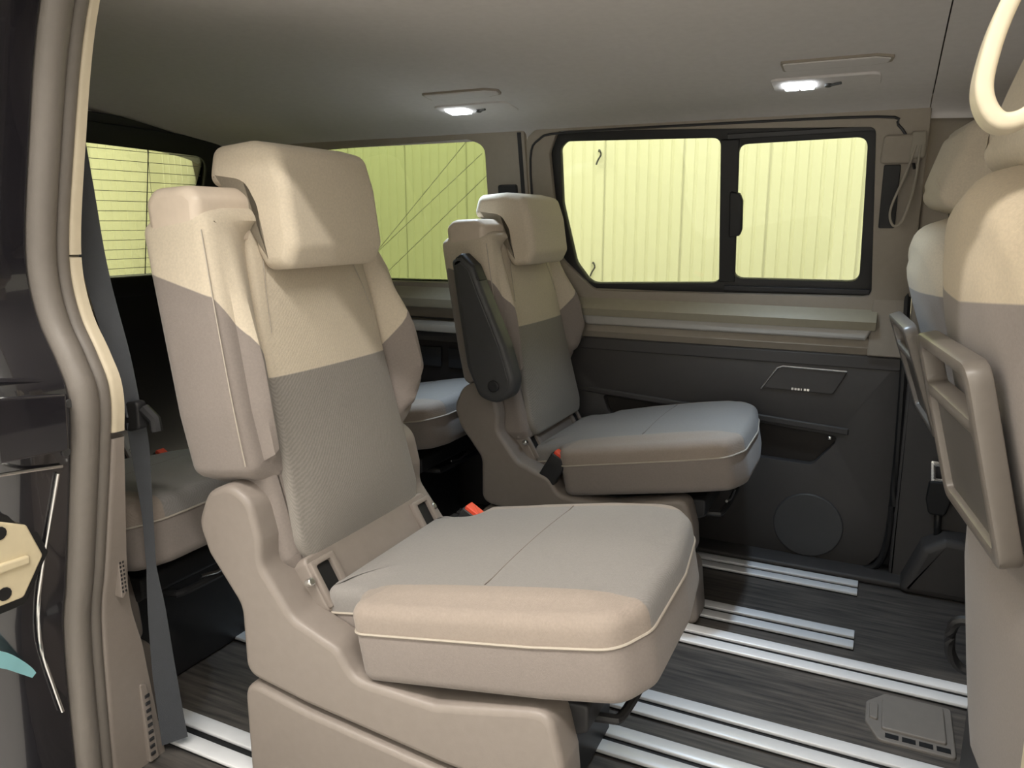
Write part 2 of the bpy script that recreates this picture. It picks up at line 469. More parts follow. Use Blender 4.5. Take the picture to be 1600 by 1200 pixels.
# ------------------------------------------------------------------ roof / headliner
def ceiling_mesh():
    prof = spline([(.80, 1.374), (1.0, 1.375), (1.3, 1.370), (1.6, 1.357), (1.85, 1.328), (2.0, 1.306), (2.15, 1.288), (2.222, 1.268), (2.235, 1.250)], 5)
    bm = bmesh.new(); X = [-2.42, -2.3, -2.0, -1.5, -1.0, -.5, .055]; L = []
    for i, x in enumerate(X):
        dz = -.05 if i == 0 else (-.015 if i == 1 else 0)
        L.append([bm.verts.new((x, p[0], p[1] + dz)) for p in prof])
    for a, b in zip(L[:-1], L[1:]):
        for k in range(len(prof) - 1): bm.faces.new((a[k], a[k + 1], b[k + 1], b[k]))
    return finish('ceiling', bm, 'head', None), prof
ceil, cprof = ceiling_mesh(); tag(ceil, 'grey beige fabric headliner of the van', 'ceiling', None, 'structure')
bm = bmesh.new(); L = []
for x in (.0575, .6, 1.2):
    L.append([bm.verts.new((x, p[0], p[1] - (.0 if x < .5 else .02))) for p in cprof])
for a, b in zip(L[:-1], L[1:]):
    for k in range(len(cprof) - 1): bm.faces.new((a[k], a[k + 1], b[k + 1], b[k]))
finish('front_headliner', bm, 'head', ceil)
box('headliner_joint', (.053, .8, 1.376), (.062, 2.2, 1.382), 'black', ceil, 0.0)
roof = prism('roof', [(.80, 1.378), (.772, 1.390), (.765, 1.410), (.82, 1.45), (1.2, 1.475), (1.9, 1.475), (2.25, 1.42), (2.33, 1.31), (2.30, 1.30), (2.22, 1.38), (1.2, 1.42)], -2.5, 1.3, 'paint', None)
tag(roof, 'black painted van roof shell', 'roof', None, 'structure')

# ------------------------------------------------------------------ far side wall (sliding door, quarter panel, pillars)
wfar = prism('wall_far', [(2.36, -.05), (2.42, -.05), (2.42, .75), (2.36, .75)], -2.45, 1.3, 'dark', None)
tag(wfar, 'dark far side wall of the van behind the trim panels', 'wall', None, 'structure')
WB = Basis((0, 2.33, .70), (1, 0, 0), (0, -.11, .59))   # W points into the cabin
# sliding door upper trim with the window opening
hole_d = rpoly([(-.955, .515), (-.925, .578), (-.06, .545), (-.035, .105), (-.83, .092), (-.94, .195)], [.03, .03, .02, .02, .06, .06], 5)
outer_d = rpoly([(-1.03, -.03), (.060, -.03), (.060, .52), (.060, .612), (-.96, .612), (-1.03, .56)], [.0, .0, .0, .0, .03, .03], 5)
plate('window_trim', outer_d, [hole_d], -.012, .012, WB, 'beige', wfar, .004)
# raised rim around the trim panel
rim = [WB(u, v, .013) for u, v in [(-1.02, .30), (-1.018, .50), (-.985, .556), (-.90, .572), (-.5, .574), (-.06, .570), (-.01, .548), (.02, .50), (.036, .44)]]
tube('trim_joint', spline(rim, 4), .0035, 'dark', wfar)
win = plate('window_1', rpoly([(-.965, .525), (-.93, .588), (-.05, .555), (-.025, .095), (-.835, .082), (-.952, .19)], [.03, .03, .02, .02, .06, .06], 5),
            [rpoly([(-.926, .525), (-.905, .545), (-.448, .535), (-.442, .125), (-.845, .110), (-.893, .175), (-.928, .36)], [.02, .03, .025, .03, .05, .06, .1], 5),
             rpoly([(-.400, .515), (-.077, .521), (-.069, .141), (-.405, .140)], .028, 5)], -.030, -.006, WB, 'black', None, .003)
tag(win, 'black framed two pane window of the far sliding door', 'window', None, 'structure')
pad('pane', rpoly([(-.935, .528), (-.91, .553), (-.44, .543), (-.434, .117), (-.85, .102), (-.90, .17), (-.936, .36)], .02), -.022, -.018, WB, 0, 0, 'glass', win)
pad('sliding_pane', rpoly([(-.407, .522), (-.07, .528), (-.062, .134), (-.412, .133)], .02), -.020, -.016, WB, 0, 0, 'glass', win)
pad('centre_bar', rpoly([(-.445, .13), (-.400, .13), (-.397, .53), (-.447, .53)], .004), -.012, -.001, WB, 0, .003, 'black', win)
pad('latch', rpoly([(-.418, .262), (-.388, .268), (-.382, .285), (-.382, .365), (-.390, .385), (-.418, .392)], .006), -.006, .010, WB, 0, .004, 'black', win)
pad('guide_rail', rpoly([(-.43, .105), (-.04, .108), (-.04, .122), (-.43, .120)], .003), -.008, .001, WB, 0, .002, 'dark', win)
pad('guide_rail', rpoly([(-.43, .530), (-.05, .536), (-.05, .548), (-.43, .545)], .003), -.008, .001, WB, 0, .002, 'dark', win)
# belt ledge in steps, running along the door
prism('ledge', [(2.345, .80), (2.318, .795), (2.305, .765), (2.285, .752), (2.275, .735), (2.285, .712), (2.345, .70)], -.93, -.015, 'ledge', wfar, .004)
pad('grey_strip', rpoly([(-.88, .718), (-.022, .718), (-.040, .683), (-.85, .683)], [.01, .004, .004, .01], 3), 2.345, 2.292, XZ(), 0, .006, 'strip', wfar)
prism('lower_ledge', [(2.345, .70), (2.312, .686), (2.305, .66), (2.315, .640), (2.345, .636)], -1.0, .052, 'beige', wfar, .003)
pad('pillar_trim', rpoly([(-.032, .64), (.062, .64), (.047, 1.16), (-.028, 1.05)], .004), 2.345, 2.300, XZ(), 0, .004, 'beige', wfar)
# lower door panel with map pocket
pocket = rpoly([(-.80, .452), (-.09, .398), (-.095, .375), (-.15, .305), (-.68, .315), (-.78, .40)], [.012, .012, .01, .03, .05, .02], 4)
plate('door_panel', rpoly([(-1.0, .64), (.060, .64), (.066, .08), (.01, .004), (-1.0, .004)], [0, .004, .05, .03, 0], 4), [pocket], 2.320, 2.352, XZ(), 'door', wfar, .004)
pad('pocket_back', offset(pocket, -.01), 2.348, 2.352, XZ(), 0, 0, 'pocket', wfar)
pad('pocket_lip', rpoly([(-.92, .478), (-.85, .476), (-.06, .425), (-.06, .405), (-.80, .454), (-.92, .462)], .004), 2.322, 2.314, XZ(), 0, .004, 'door', wfar)
pad('arm_fold', rpoly([(-.98, .636), (.055, .636), (.055, .60), (-.98, .60)], .01), 2.322, 2.316, XZ(), 0, .005, 'door', wfar)
o = pad('speaker_trim', rpoly([(-.305, .522), (-.258, .592), (-.075, .590), (-.110, .520)], [.01, .014, .008, .01], 4), 2.322, 2.314, XZ(), 0, .003, 'door', wfar)
tube('bright_edge', [(-.307, 2.314, .520), (-.285, 2.313, .556), (-.265, 2.312, .586), (-.250, 2.312, .592), (-.078, 2.312, .590)], .003, 'chrome', o)
for k in range(6): box('speaker_badge', (-.222 + k * .0085, 2.3125, .524), (-.222 + k * .0085 + (.006 if k != 3 else .003), 2.314, .5305), 'chrome', o, 0.0)
sp = pad('speaker_grille', rpoly([(-.148 + .098 * math.cos(a), .118 + .098 * math.sin(a)) for a in np.linspace(0, 2 * math.pi, 28)[:-1]], 0), 2.322, 2.314, XZ(), 0, .004, 'char', wfar)
box('pocket_button', (-.113, 2.309, .388), (-.103, 2.316, .398), 'chrome', wfar, .002)
tube('door_seal', spline([(.050, 2.306, 1.10), (.052, 2.306, .80), (.064, 2.308, .56), (.070, 2.310, .26), (.066, 2.312, .10), (.045, 2.315, .03), (.0, 2.318, .006)], 5), .010, 'black', wfar)
box('door_sill', (-1.05, 2.24, .001), (.35, 2.36, .020), 'door', wfar, .006)
# B pillar, beyond the sliding door
pad('b_pillar_lower', rpoly([(.078, .0), (.45, .0), (.45, .63), (.072, .63)], .006), 2.36, 2.300, XZ(), 0, .01, 'door', wfar)
pad('b_pillar_upper', rpoly([(.070, .635), (.45, .635), (.45, 1.33), (.052, 1.33), (.052, 1.1)], .006), 2.36, 2.285, XZ(), 0, .012, 'beige', wfar)
pad('b_pillar_cover', rpoly([(-.045, .455), (.05, .455), (.052, .525), (-.04, .525)], .012), .010, .022, WB, 0, .01, 'beige', wfar)
pad('b_pillar_slot', rpoly([(-.034, .292), (.005, .292), (.005, .452), (-.034, .452)], .005), .010, .016, WB, 0, .002, 'black', wfar)
pad('wheel_box', rpoly([(.10, .0), (.45, .0), (.45, .16), (.20, .175), (.15, .14)], .02), 2.32, 2.22, XZ(), 0, .02, 'door', wfar)
# quarter panel behind the sliding door
hole_q = rpoly([(-2.18, .55), (-1.235, .568), (-1.175, .545), (-1.190, .10), (-2.18, .09)], [.03, .03, .04, .03, .03], 5)
plate('quarter_trim', rpoly([(-2.45, -.03), (-1.035, -.03), (-1.035, .60), (-2.45, .60)], 0), [hole_q], -.012, .010, WB, 'beige', wfar, .004)
wq = plate('window_2', offset(hole_q, -.03), [offset(hole_q, .002)], -.030, -.013, WB, 'black', None, 0.0)
tag(wq, 'dark tinted far quarter window behind the middle seats', 'window', None, 'structure')
pad('pane', offset(hole_q, -.012), -.024, -.020, WB, 0, 0, 'tint', wq)
for a, b in (((-1.70, .168), (-1.20, .520)), ((-1.66, .10), (-1.185, .455)), ((-1.74, .13), (-1.245, .565))):
    tube('wire_reflection', [WB(*a, -.018), WB(*b, -.018)], .0008, 'char', wq, n=5)  # wire reflections in the pane, modelled as thin dark tubes
pad('pillar_belt_slot', rpoly([(-1.135, .375), (-1.070, .385), (-1.070, .425), (-1.135, .425)], .008), .010, .022, WB, 0, .005, 'dark', wfar)
pad('pillar_groove', rpoly([(-1.058, .02), (-1.045, .02), (-1.045, .58), (-1.058, .58)], .002), .008, .012, WB, 0, .001, 'dark', wfar)
prism('quarter_ledge', [(2.345, .80), (2.30, .775), (2.27, .74), (2.275, .71), (2.345, .70)], -2.42, -.985, 'ledge', wfar, .004)
prism('quarter_shelf', [(2.345, .665), (2.25, .655), (2.245, .630), (2.345, .620)], -2.42, -1.0, 'beige', wfar, .004)
prism('quarter_lower', [(2.36, .005), (2.30, .005), (2.30, .60), (2.345, .71), (2.36, .71)], -2.42, -1.002, 'door', wfar, .004)
pad('storage_recess', rpoly([(-1.60, .44), (-1.25, .44), (-1.25, .59), (-1.60, .59)], .02), 2.300, 2.296, XZ(), 0, .002, 'pocket', wfar)
for k in range(3): box('cup_slot', (-1.58 + k * .11, 2.288, .50), (-1.50 + k * .11, 2.297, .57), 'dark', wfar, .003)

# ------------------------------------------------------------------ tailgate
RB = Basis((-2.40, 0, .70), (0, 1, 0), (.16, 0, .60))    # W points into the cabin (+x)
wrear = plate('wall_rear', rpoly([(.78, -.72), (2.36, -.72), (2.36, .40), (2.20, .65), (.85, .65), (.78, .4)], 0),
              [rpoly([(.92, .12), (2.115, .115), (2.125, .56), (.92, .585)], .06, 6)], -.03, 0, RB, 'dark', None)
tag(wrear, 'dark tailgate lining around the rear window', 'wall', None, 'structure')
wr_ = plate('window_3', rpoly([(.86, .05), (2.19, .05), (2.20, .615), (.86, .64)], .08, 6), [rpoly([(.93, .125), (2.105, .12), (2.115, .55), (.93, .575)], .06, 6)], .0, .012, RB, 'black', None, .003)
tag(wr_, 'rear window with horizontal heating wires', 'window', None, 'structure')
pad('pane', rpoly([(.91, .11), (2.12, .105), (2.13, .57), (.91, .59)], .06, 6), -.006, -.002, RB, 0, 0, 'rglass', wr_)
for k in range(13):
    v = .15 + k * .033
    tube('heating_wire', [RB(.94, v, 0), RB(2.10, v, 0)], .0009, 'char', wr_, n=4)
tube('heating_bus', [RB(1.90, .125, 0), RB(1.87, .56, 0)], .0018, 'char', wr_, n=4)
prism_t = prism('tailgate_header', [(.85, 1.262), (2.18, 1.258), (2.10, 1.29), (.85, 1.30)], -2.30, -2.24, 'beige', wrear, .004)

# ------------------------------------------------------------------ near side: door jamb, seal, pillar trim
wnear = box('wall_near', (-2.45, .70, -.05), (-1.24, .79, 1.345), 'beige', None, .0); tag(wnear, 'near side quarter wall of the van behind the open doorway', 'wall', None, 'structure')
JZ = [(-.06, -1.183), (.075, -1.180), (.323, -1.165), (.443, -1.137), (.664, -1.087), (.745, -1.077), (.80, -1.096), (.857, -1.125), (.923, -1.137), (.997, -1.127), (1.129, -1.09), (1.22, -1.062), (1.288, -1.035), (1.350, -1.00), (1.380, -.95), (1.388, -.86)]
def jx(z):
    zs = [a for a, b in JZ[:-2]]; xs = [b for a, b in JZ[:-2]]
    return float(np.interp(z, zs, xs))
jpath = spline([(b, 0, a) for a, b in JZ], 14)
def strip(name, sec, mat, parent):
    """sec: list of (dx, y) cross-section points carried along the doorway edge"""
    bm = bmesh.new(); L = []
    for p in jpath: L.append([bm.verts.new((p[0] + dx, y, p[2])) for dx, y in sec])
    for a, b in zip(L[:-1], L[1:]):
        for k in range(len(sec) - 1): bm.faces.new((a[k], a[k + 1], b[k + 1], b[k]))
    return finish(name, bm, mat, parent, True, 50)
def arc(cx, cy, r, a0, a1, n=7): return [(cx + r * math.cos(math.radians(a0 + (a1 - a0) * k / n)), cy + r * math.sin(math.radians(a0 + (a1 - a0) * k / n))) for k in range(n + 1)]
strip('painted_jamb', [(-.12, .560), (-.09, .585), (-.045, .60), (-.018, .622), (-.008, .65), (-.006, .685), (-.006, .715), (-.03, .722), (-.03, .74)], 'paint', wnear)
strip('door_seal', [(-.03, .718)] + arc(-.004, .738, .020, -95, 75) + [(-.012, .757)], 'seal', wnear)
strip('door_seal', [(-.014, .756)] + arc(-.004, .767, .0125, -100, 85) + [(-.014, .779)], 'seal', wnear)
# cream pillar trim down to the belt line, taupe trim below
def edge_y(z): return float(np.interp(z, [-.06, .0, .13, .25, .33, .44, .65, 1.4], [.893, .885, .868, .853, .834, .817, .800, .790]))
def trim(name, z0, z1, mat):
    bm = bmesh.new(); L = []
    for p in jpath:
        if p[2] < z0 or p[2] > z1: continue
        e = edge_y(p[2])
        sec = [(-.012, .776)] + arc(.000, .784, .008, -110, 10, 4) + [(.009, e - .003), (.005, e), (-.01, e + .006), (-.12, e + .012), (-.3, .81)]
        L.append([bm.verts.new((p[0] + dx, y, p[2])) for dx, y in sec])
    for a, b in zip(L[:-1], L[1:]):
        for k in range(len(a) - 1): bm.faces.new((a[k], a[k + 1], b[k + 1], b[k]))
    return finish(name, bm, mat, wnear, True, 50)
trim('upper_pillar_trim', .950, 1.4, 'trimc')
trim('middle_pillar_trim', .672, .949, 'trimc')
trim('lower_pillar_trim', -.06, .671, 'shell')
# grille patch, vent slats in the lower trim
TX = jx(.42) + .009
gp = pad('grille_patch', rpoly([(.799, .365), (.812, .38), (.812, .455), (.799, .475)], .003), TX - .02, TX + .0025, YZ(), 0, .001, 'shell', wnear)
for r_ in range(11):
    for c_ in range(2): box('grille_dot', (TX + .002, .8008 + c_ * .0055, .378 + r_ * .0075), (TX + .0032, .8035 + c_ * .0055, .382 + r_ * .0075), 'dark', gp, 0.0)
TX2 = jx(.09) + .011
vt = pad('belt_vent', rpoly([(.842, .005), (.862, .005), (.852, .165), (.838, .172)], .004), TX2 - .02, TX2 + .004, YZ(), 0, .002, 'shell', wnear)
for k in range(9): box('vent_slat', (TX2 + .003, .8445, .018 + k * .015), (TX2 + .006, .8545, .025 + k * .015), 'dark', vt, .001)
# things on the painted jamb
def jp(y, z, d=.0): return (jx(z) - .006 + d, y, z)
sk = pad('striker_plate', rpoly([(.56, .455), (.632, .452), (.668, .505), (.650, .56), (.60, .585), (.56, .585)], .008), jx(.51) - .010, jx(.51) + .006, YZ(), 0, .003, 'striker', wnear)
pad('striker_rib', rpoly([(.57, .505), (.645, .502), (.645, .515), (.57, .520)], .004), jx(.51) + .005, jx(.51) + .012, YZ(), 0, .003, 'striker', sk)
for yy_, zz_ in ((.610, .562), (.605, .470)): pad('striker_hole', rpoly([(yy_ + .010 * math.cos(a), zz_ + .010 * math.sin(a)) for a in np.linspace(0, 2 * math.pi, 13)[:-1]], 0), jx(.51) + .005, jx(.51) + .0075, YZ(), 0, 0, 'black', sk)
pad('striker_gasket', rpoly([(.55, .440), (.636, .438), (.680, .505), (.660, .568), (.604, .597), (.55, .597)], .008), jx(.51) - .014, jx(.51) + .001, YZ(), 0, .003, 'black', wnear)
pad('jamb_panel', rpoly([(.60, .675), (.700, .668), (.706, .752), (.60, .766)], .004), -1.09, -1.072, YZ(), 0, .003, 'paint', wnear)
tube('jamb_crease', [(jx(.785) - .012, .60, .787), (jx(.775) - .008, .66, .778), (jx(.77) - .008, .712, .768)], .005, 'paint', wnear)
tube('highlight_bead', spline([jp(.694, .63, .004), jp(.685, .566, .004), jp(.674, .487, .004), jp(.668, .415, .004), jp(.674, .335, .004), jp(.688, .26, .004), jp(.70, .2, .004)], 4), .0028, 'chrome', wnear)  # sealer bead in bright metal, its colour carries the white highlight line
tube('highlight_bead', [jp(.60, .655, .004), jp(.65, .648, .004), jp(.700, .640, .004)], .003, 'chrome', wnear)
for yy_, zz_ in ((.715, .735), (.708, .66)): pad('jamb_screw', rpoly([(yy_ + .007 * math.cos(a), zz_ + .007 * math.sin(a)) for a in np.linspace(0, 2 * math.pi, 11)[:-1]], 0), -1.10, jx(zz_) - .003, YZ(), 0, .001, 'char', wnear)
sweep('blue_band', spline([(jx(.34) - .002, .585, .362), (jx(.33) + .0, .615, .345), (jx(.30) + .0, .645, .312), (jx(.29) + .0, .658, .294)], 4), lambda i: rect(.004, .030 - .0018 * i), 'paleblue', wnear, up=(0, 0, 1))  # thin pale blue band curving across the jamb
# roof rail above the doorway and near B pillar
box('door_header', (-.98, .770, 1.378), (.35, .80, 1.40), 'trimc', wnear, .006)
pad('b_pillar_near', rpoly([(.165, -.05), (.40, -.05), (.40, 1.36), (.145, 1.36), (.150, .9)], .01), .70, .80, XZ(), .01, .01, 'trimc', wnear)
box('outer_skin', (-2.48, .575, -.28), (-1.262, .702, 1.36), 'paint', wnear, .02)
box('outer_pillar', (.20, .60, -.28), (.46, .702, 1.36), 'paint', wnear, .02)
box('step_sill', (-1.2, .60, -.10), (.4, .80, -.012), 'dark', wnear, .01)
slab('door_front_near', (.40, .60, -.28), (1.3, .78, .78), 'paint', label='near front door lining', cat='door')
slab('wall_dash', (1.28, .70, -.05), (1.36, 2.42, .80), 'dark', label='dark dashboard bulkhead ahead of the front seats', cat='wall')

# ------------------------------------------------------------------ captain seat
CT, ST = math.cos(math.radians(10.9)), math.sin(math.radians(10.9))
def circle2(cx, cz, r, n=18): return np.array([(cx + r * math.cos(2 * math.pi * k / n), cz + r * math.sin(2 * math.pi * k / n)) for k in range(n)])
CACHE = {}
def part(key, parent, fn):
    """build a seat part once, then share its mesh between seats (fn builds it under parent)"""
    if key in CACHE:
        o = bpy.data.objects.new(CACHE[key].name.split('.')[0], CACHE[key].data); COL.objects.link(o); o.parent = parent
        return o
    o = fn(parent); CACHE[key] = o; return o

def captain_seat(loc, label, group, buckle=1, armrest=0, lever=True, rz=0.0):
    XF[0], XF[1] = SC, ZO
    R = empty('captain_seat', loc, rz); tag(R, label, 'seat', group)
    shell = rpoly([(-.262, .215), (-.262, .345), (-.330, .43), (-.350, .485), (-.322, .545), (-.268, .570), (-.222, .545), (-.206, .475), (-.208, .430), (-.146, .350), (-.055, .318), (-.022, .272), (.127, .270), (.324, .318), (.345, .235), (.352, .158), (.135, .170), (-.127, .194)],
                  [.035, .05, .04, .05, .05, .05, .05, .04, .04, .04, .04, .04, .04, .035, .03, .035, .04, .04], 6)
    lower = rpoly([(-.264, .208), (-.127, .184), (.135, .160), (.353, .148), (.372, -.022), (-.264, -.022)], [.035, .04, .04, .035, .03, .03], 6)
    shell_in = np.array([(min(x, .05 + (x - .05) * .2) if x > .05 else x, z) for x, z in shell])
    lower_in = np.array([(min(x, .05 + (x - .05) * .2) if x > .05 else x, z) for x, z in lower])
    for s in (-1, 1):
        part(('shell', s), R, lambda P: pad('side_shell', shell if s < 0 else shell_in, s * .252, s * .185, XZ(), .012, .006, 'shell', P))
        part(('lower', s), R, lambda P: pad('lower_cover', lower if s < 0 else lower_in, s * .256, s * .17, XZ(), .010, .004, 'shell' if s < 0 else 'dark', P))
    part('box', R, lambda P: box('pedestal', (-.245, -.20, -.022), (.27, .20, .25), 'dark', P, .01))
    part('pan', R, lambda P: pad('seat_pan', rpoly([(-.22, .24), (.36, .30), (.36, .255), (.30, .22), (-.22, .18)], .01), -.19, .19, XZ(), .005, .005, 'dark', P))
    if lever:
        lv = part('lever', R, lambda P: tube('release_lever', spline([(.30, -.13, .24), (.37, -.13, .245), (.39, -.10, .245), (.39, .10, .245), (.37, .13, .245), (.30, .13, .24)], 4), .008, 'dark', P))
        part('clip', lv, lambda P: tube('spring_clip', [(.392, -.07, .262), (.395, -.03, .255), (.395, .03, .262)], .004, 'chrome', P))
    # cushion
    CB = Basis((0, 0, .358), (CT, 0, ST), (0, 1, 0), (-ST, 0, CT))
    out = rpoly([(-.125, -.185), (-.035, -.185), (-.02, -.252), (.30, -.257), (.425, -.250), (.458, -.19), (.458, 0), (.438, .16), (.395, .235), (.28, .252), (-.02, .250), (-.035, .185), (-.125, .185)],
                [.015, .03, .03, .1, .05, .06, .2, .10, .08, .1, .03, .03, .015], 6, .03)
    part('cbase', R, lambda P: pad('cushion_base', out, -.088, .003, CB, .022, .004, 'taupe', P))
    def cr(u, v):
        return .016 * max(0, 1 - (v / .30) ** 2) * (1 - max(0, (u - .30)) * 2) + .007 * math.exp(-((abs(v) - .215) / .028) ** 2) * min(1, max(0, (u - .02) / .1))
    top = part('ctop', R, lambda P: pad('cushion_top', offset(out, -.001), .0, .048, CB, .003, .036, 'cushion', P, crown=cr, rings=14, seg=6))
    oo = offset(out, -.0015)
    part('cpipe', top, lambda P: tube('piping', [CB(u, v, .001) for u, v in oo], .0022, 'thread', P, True, 6))
    part('cseam', top, lambda P: tube('cross_seam', [CB(.20, v, (.0478 + cr(.20, v) * .97)) for v in np.linspace(-.186, .186, 15)], .0012, 'seam', P, n=5))
    # backrest
    BB = Basis((-.165, 0, .40), (0, 1, 0), (-.148, 0, .989), (.989, 0, .148))
    body = rpoly([(-.245, .195), (-.253, .30), (-.253, .55), (-.252, .630), (-.20, .640), (.06, .640), (.175, .615), (.240, .520), (.272, .42), (.284, .28), (.245, .195), (.19, .165), (-.19, .165)],
                 [.03, .1, .1, .03, .03, .06, .07, .05, .08, .06, .05, .02, .02], 6, .025)
    def bol(u, v):
        return .070 * math.exp(-((abs(u) - .226) / .034) ** 2) * min(1, max(0, (.62 - v) / .24)) - .05 * math.exp(-(u / .165) ** 6)
    def bk(u, v): return -.022 * (1 - (v - .42) ** 2 / .08)
    part('body', R, lambda P: pad('backrest', body, -.180, -.020, BB, .035, .028, 'bolster', P, crown=bol, back=bk, rings=24, seg=6))
    CP = Basis((-.168, 0, .40), (0, 1, 0), (-.212, 0, .977), (.977, 0, .212))
    lowb = rpoly([(-.208, .03), (-.212, .24), (.212, .24), (.208, .03), (.19, .0), (-.19, .0)], .02, 5, .03)
    part('lowb', R, lambda P: pad('lower_backrest', lowb, -.12, -.010, CP, .03, .022, 'taupe', P))
    cp = rpoly([(-.165, .006), (-.188, .05), (-.176, .24), (-.170, .40), (-.155, .52), (-.145, .628), (.10, .628), (.155, .56), (.168, .46), (.170, .34), (.176, .24), (.188, .05), (.165, .006)],
               [.03, .05, .05, .1, .1, .02, .05, .08, .1, .05, .1, .05, .03], 5, .025)
    def cc(u, v): return .008 * (1 - (u / .19) ** 2) + .010 * math.exp(-((v - .12) / .10) ** 2) * (1 - (u / .2) ** 2)
    cpo = part('centre', R, lambda P: pad('centre_panel', cp, -.05, .006, CP, .004, .014, 'centre', P, crown=cc, rings=12, seg=5))
    half = len(cp)
    part('cpipeL', cpo, lambda P: tube('seam_line', spline([CP(-.128, .555, .0115), CP(-.138, .50, .0105), CP(-.148, .42, .0095)], 6), .0009, 'thread', P, n=5))
    part('cpipeR', cpo, lambda P: tube('seam_line', spline([CP(.105, .545, .012), CP(.128, .49, .011), CP(.145, .43, .010)], 6), .0009, 'thread', P, n=5))
    for s in (-1, 1):
        part(('bseam', s), R, lambda P: tube('side_seam', spline([BB(s * .2485, .60 if s < 0 else .46, -.032), BB(s * .2515, .45, -.032), BB(s * .2515, .30, -.032), BB(s * .247, .21, -.034)], 6), .0012, 'thread', P, n=5))
    # top cap
    capp = rpoly([(-.405, .97), (-.410, 1.032), (-.390, 1.054), (-.315, 1.058), (-.290, 1.040), (-.290, .97)], [.004, .02, .03, .03, .02, .004], 5)
    part('cap', R, lambda P: pad('top_cap', capp, -.2505, .05, XZ(), .016, .010, 'cap', P))
    # head restraint
    hp = rpoly([(-.372, 1.128), (-.390, 1.060), (-.310, 1.050), (-.292, 1.020), (-.286, .950), (-.266, .918), (-.212, .922), (-.194, .960), (-.208, 1.06), (-.228, 1.122), (-.285, 1.136)],
               [.026, .026, .02, .03, .026, .022, .024, .03, .1, .03, .05], 6)
    part('head', R, lambda P: pad('headrest', hp, -.138, .122, XZ(), .022, .022, 'cream', P, seg=6))
    part('hpost', R, lambda P: box('headrest_post', (-.345, -.07, 1.00), (-.305, .07, 1.085), 'dark', P, .006))
    # hinge area between backrest and cushion
    HB = Basis((-.172, 0, .415), (0, 1, 0), (.045, 0, -.075), None)
    part('hinge', R, lambda P: pad('hinge_panel', rpoly([(-.192, -.01), (.192, -.01), (.192, .095), (-.192, .095)], .014), -.02, .010, HB if HB.W[0] > 0 else Basis(HB.O, HB.U, HB.V, -HB.W), .0, .005, 'shell', P))
    HW = HB if HB.W[0] > 0 else Basis(HB.O, HB.U, HB.V, -HB.W)
    for s in (-1, 1):
        fr_ = part(('iso', s), R, lambda P: plate('anchor_frame', rpoly([(s * .190, .002), (s * .128, .002), (s * .128, .088), (s * .190, .088)], .004, 2), [rpoly([(s * .180, .012), (s * .142, .012), (s * .142, .078), (s * .180, .078)], .004, 2)], .008, .020, HW, 'shell', P, .002))
        part(('isoslot', s), fr_, lambda P: pad('anchor_slot', rpoly([(s * .181, .011), (s * .141, .011), (s * .141, .079), (s * .181, .079)], .003), .008, .0112, HW, 0, 0, 'black', P))
        part(('screw', s), fr_, lambda P: pad('screw', circle2(s * .200, .032, .008), .004, .016, HW, 0, .003, 'chrome', P))
    # buckle
    if buckle:
        s = buckle
        BK = Basis((-.098, s * .232, .318), (.86, 0, -.50), (0, 1, 0), (.50, 0, .86)) if s > 0 else Basis((-.062, s * .232, .312), (.86, 0, -.50), (0, 1, 0), (.50, 0, .86))
        bk_ = part(('buck', s), R, lambda P: pad('belt_buckle', rpoly([(-.026, -.016), (.026, -.016), (.026, .016), (-.026, .016)], .005), -.05, .075, BK, .003, .004, 'dark', P))
        part(('buckred', s), bk_, lambda P: pad('release_button', rpoly([(-.022, -.013), (.022, -.013), (.022, .013), (-.022, .013)], .003), .074, .084, BK, 0, .003, 'red', P))
        part(('bstalk', s), bk_, lambda P: tube('buckle_stalk', [BK(0, 0, -.12), BK(0, 0, -.04)], .012, 'black', P))
    if armrest:
        ap = rpoly([(-.355, .940), (-.325, .958), (-.288, .925), (-.262, .86), (-.195, .70), (-.168, .605), (-.180, .558), (-.225, .535), (-.275, .548), (-.312, .635), (-.338, .81)],
                   [.012, .015, .02, .1, .1, .05, .04, .04, .04, .1, .1], 5)
        a_ = part('arm', R, lambda P: pad('armrest', ap, -.320, -.262, XZ(), .014, .010, 'char', P, seg=5))
        part('armcap', a_, lambda P: pad('armrest_edge', offset(ap, .016), -.3215, -.316, XZ(), .002, .0, 'char', P))
        part('armknob', a_, lambda P: pad('pivot_cap', circle2(-.228, .588, .017), -.327, -.31, XZ(), .003, 0, 'dark', P))
        part('armpad', a_, lambda P: pad('arm_lid', rpoly([(-.350, .945), (-.325, .962), (-.290, .930), (-.270, .885), (-.282, .882), (-.315, .93)], .006), -.316, -.266, XZ(), .008, .008, 'dark', P))
    XF[0], XF[1] = 1.0, 0.0
    return R

near_seat = captain_seat((-.70 * SC, 1.1245, 0), 'brightly lit beige and taupe captain seat nearest the open door', 'captain seats in two rows', buckle=1)
far_seat = captain_seat((-.70 * SC - .028, 2.045, 0), 'shaded captain seat with raised armrest beside the far sliding door', 'captain seats in two rows', buckle=-1, armrest=1)
for c_ in far_seat.children:      # its back is set lower and a little further forward
    if c_.name.split('.')[0] in ('backrest', 'lower_backrest', 'centre_panel', 'side_seam', 'top_cap', 'headrest', 'headrest_post', 'armrest'):
        c_.scale = (1, 1, .925); c_.location = (.042, 0, .42 * .075)
rear_near = captain_seat((-1.615, 1.12, 0), 'shaded rear row seat behind the nearest captain seat, by the hanging belt', 'captain seats in two rows', buckle=1)
rear_far = captain_seat((-1.545, 2.03, 0), 'shaded rear row seat against the far wall under the tinted quarter window', 'captain seats in two rows', buckle=-1)

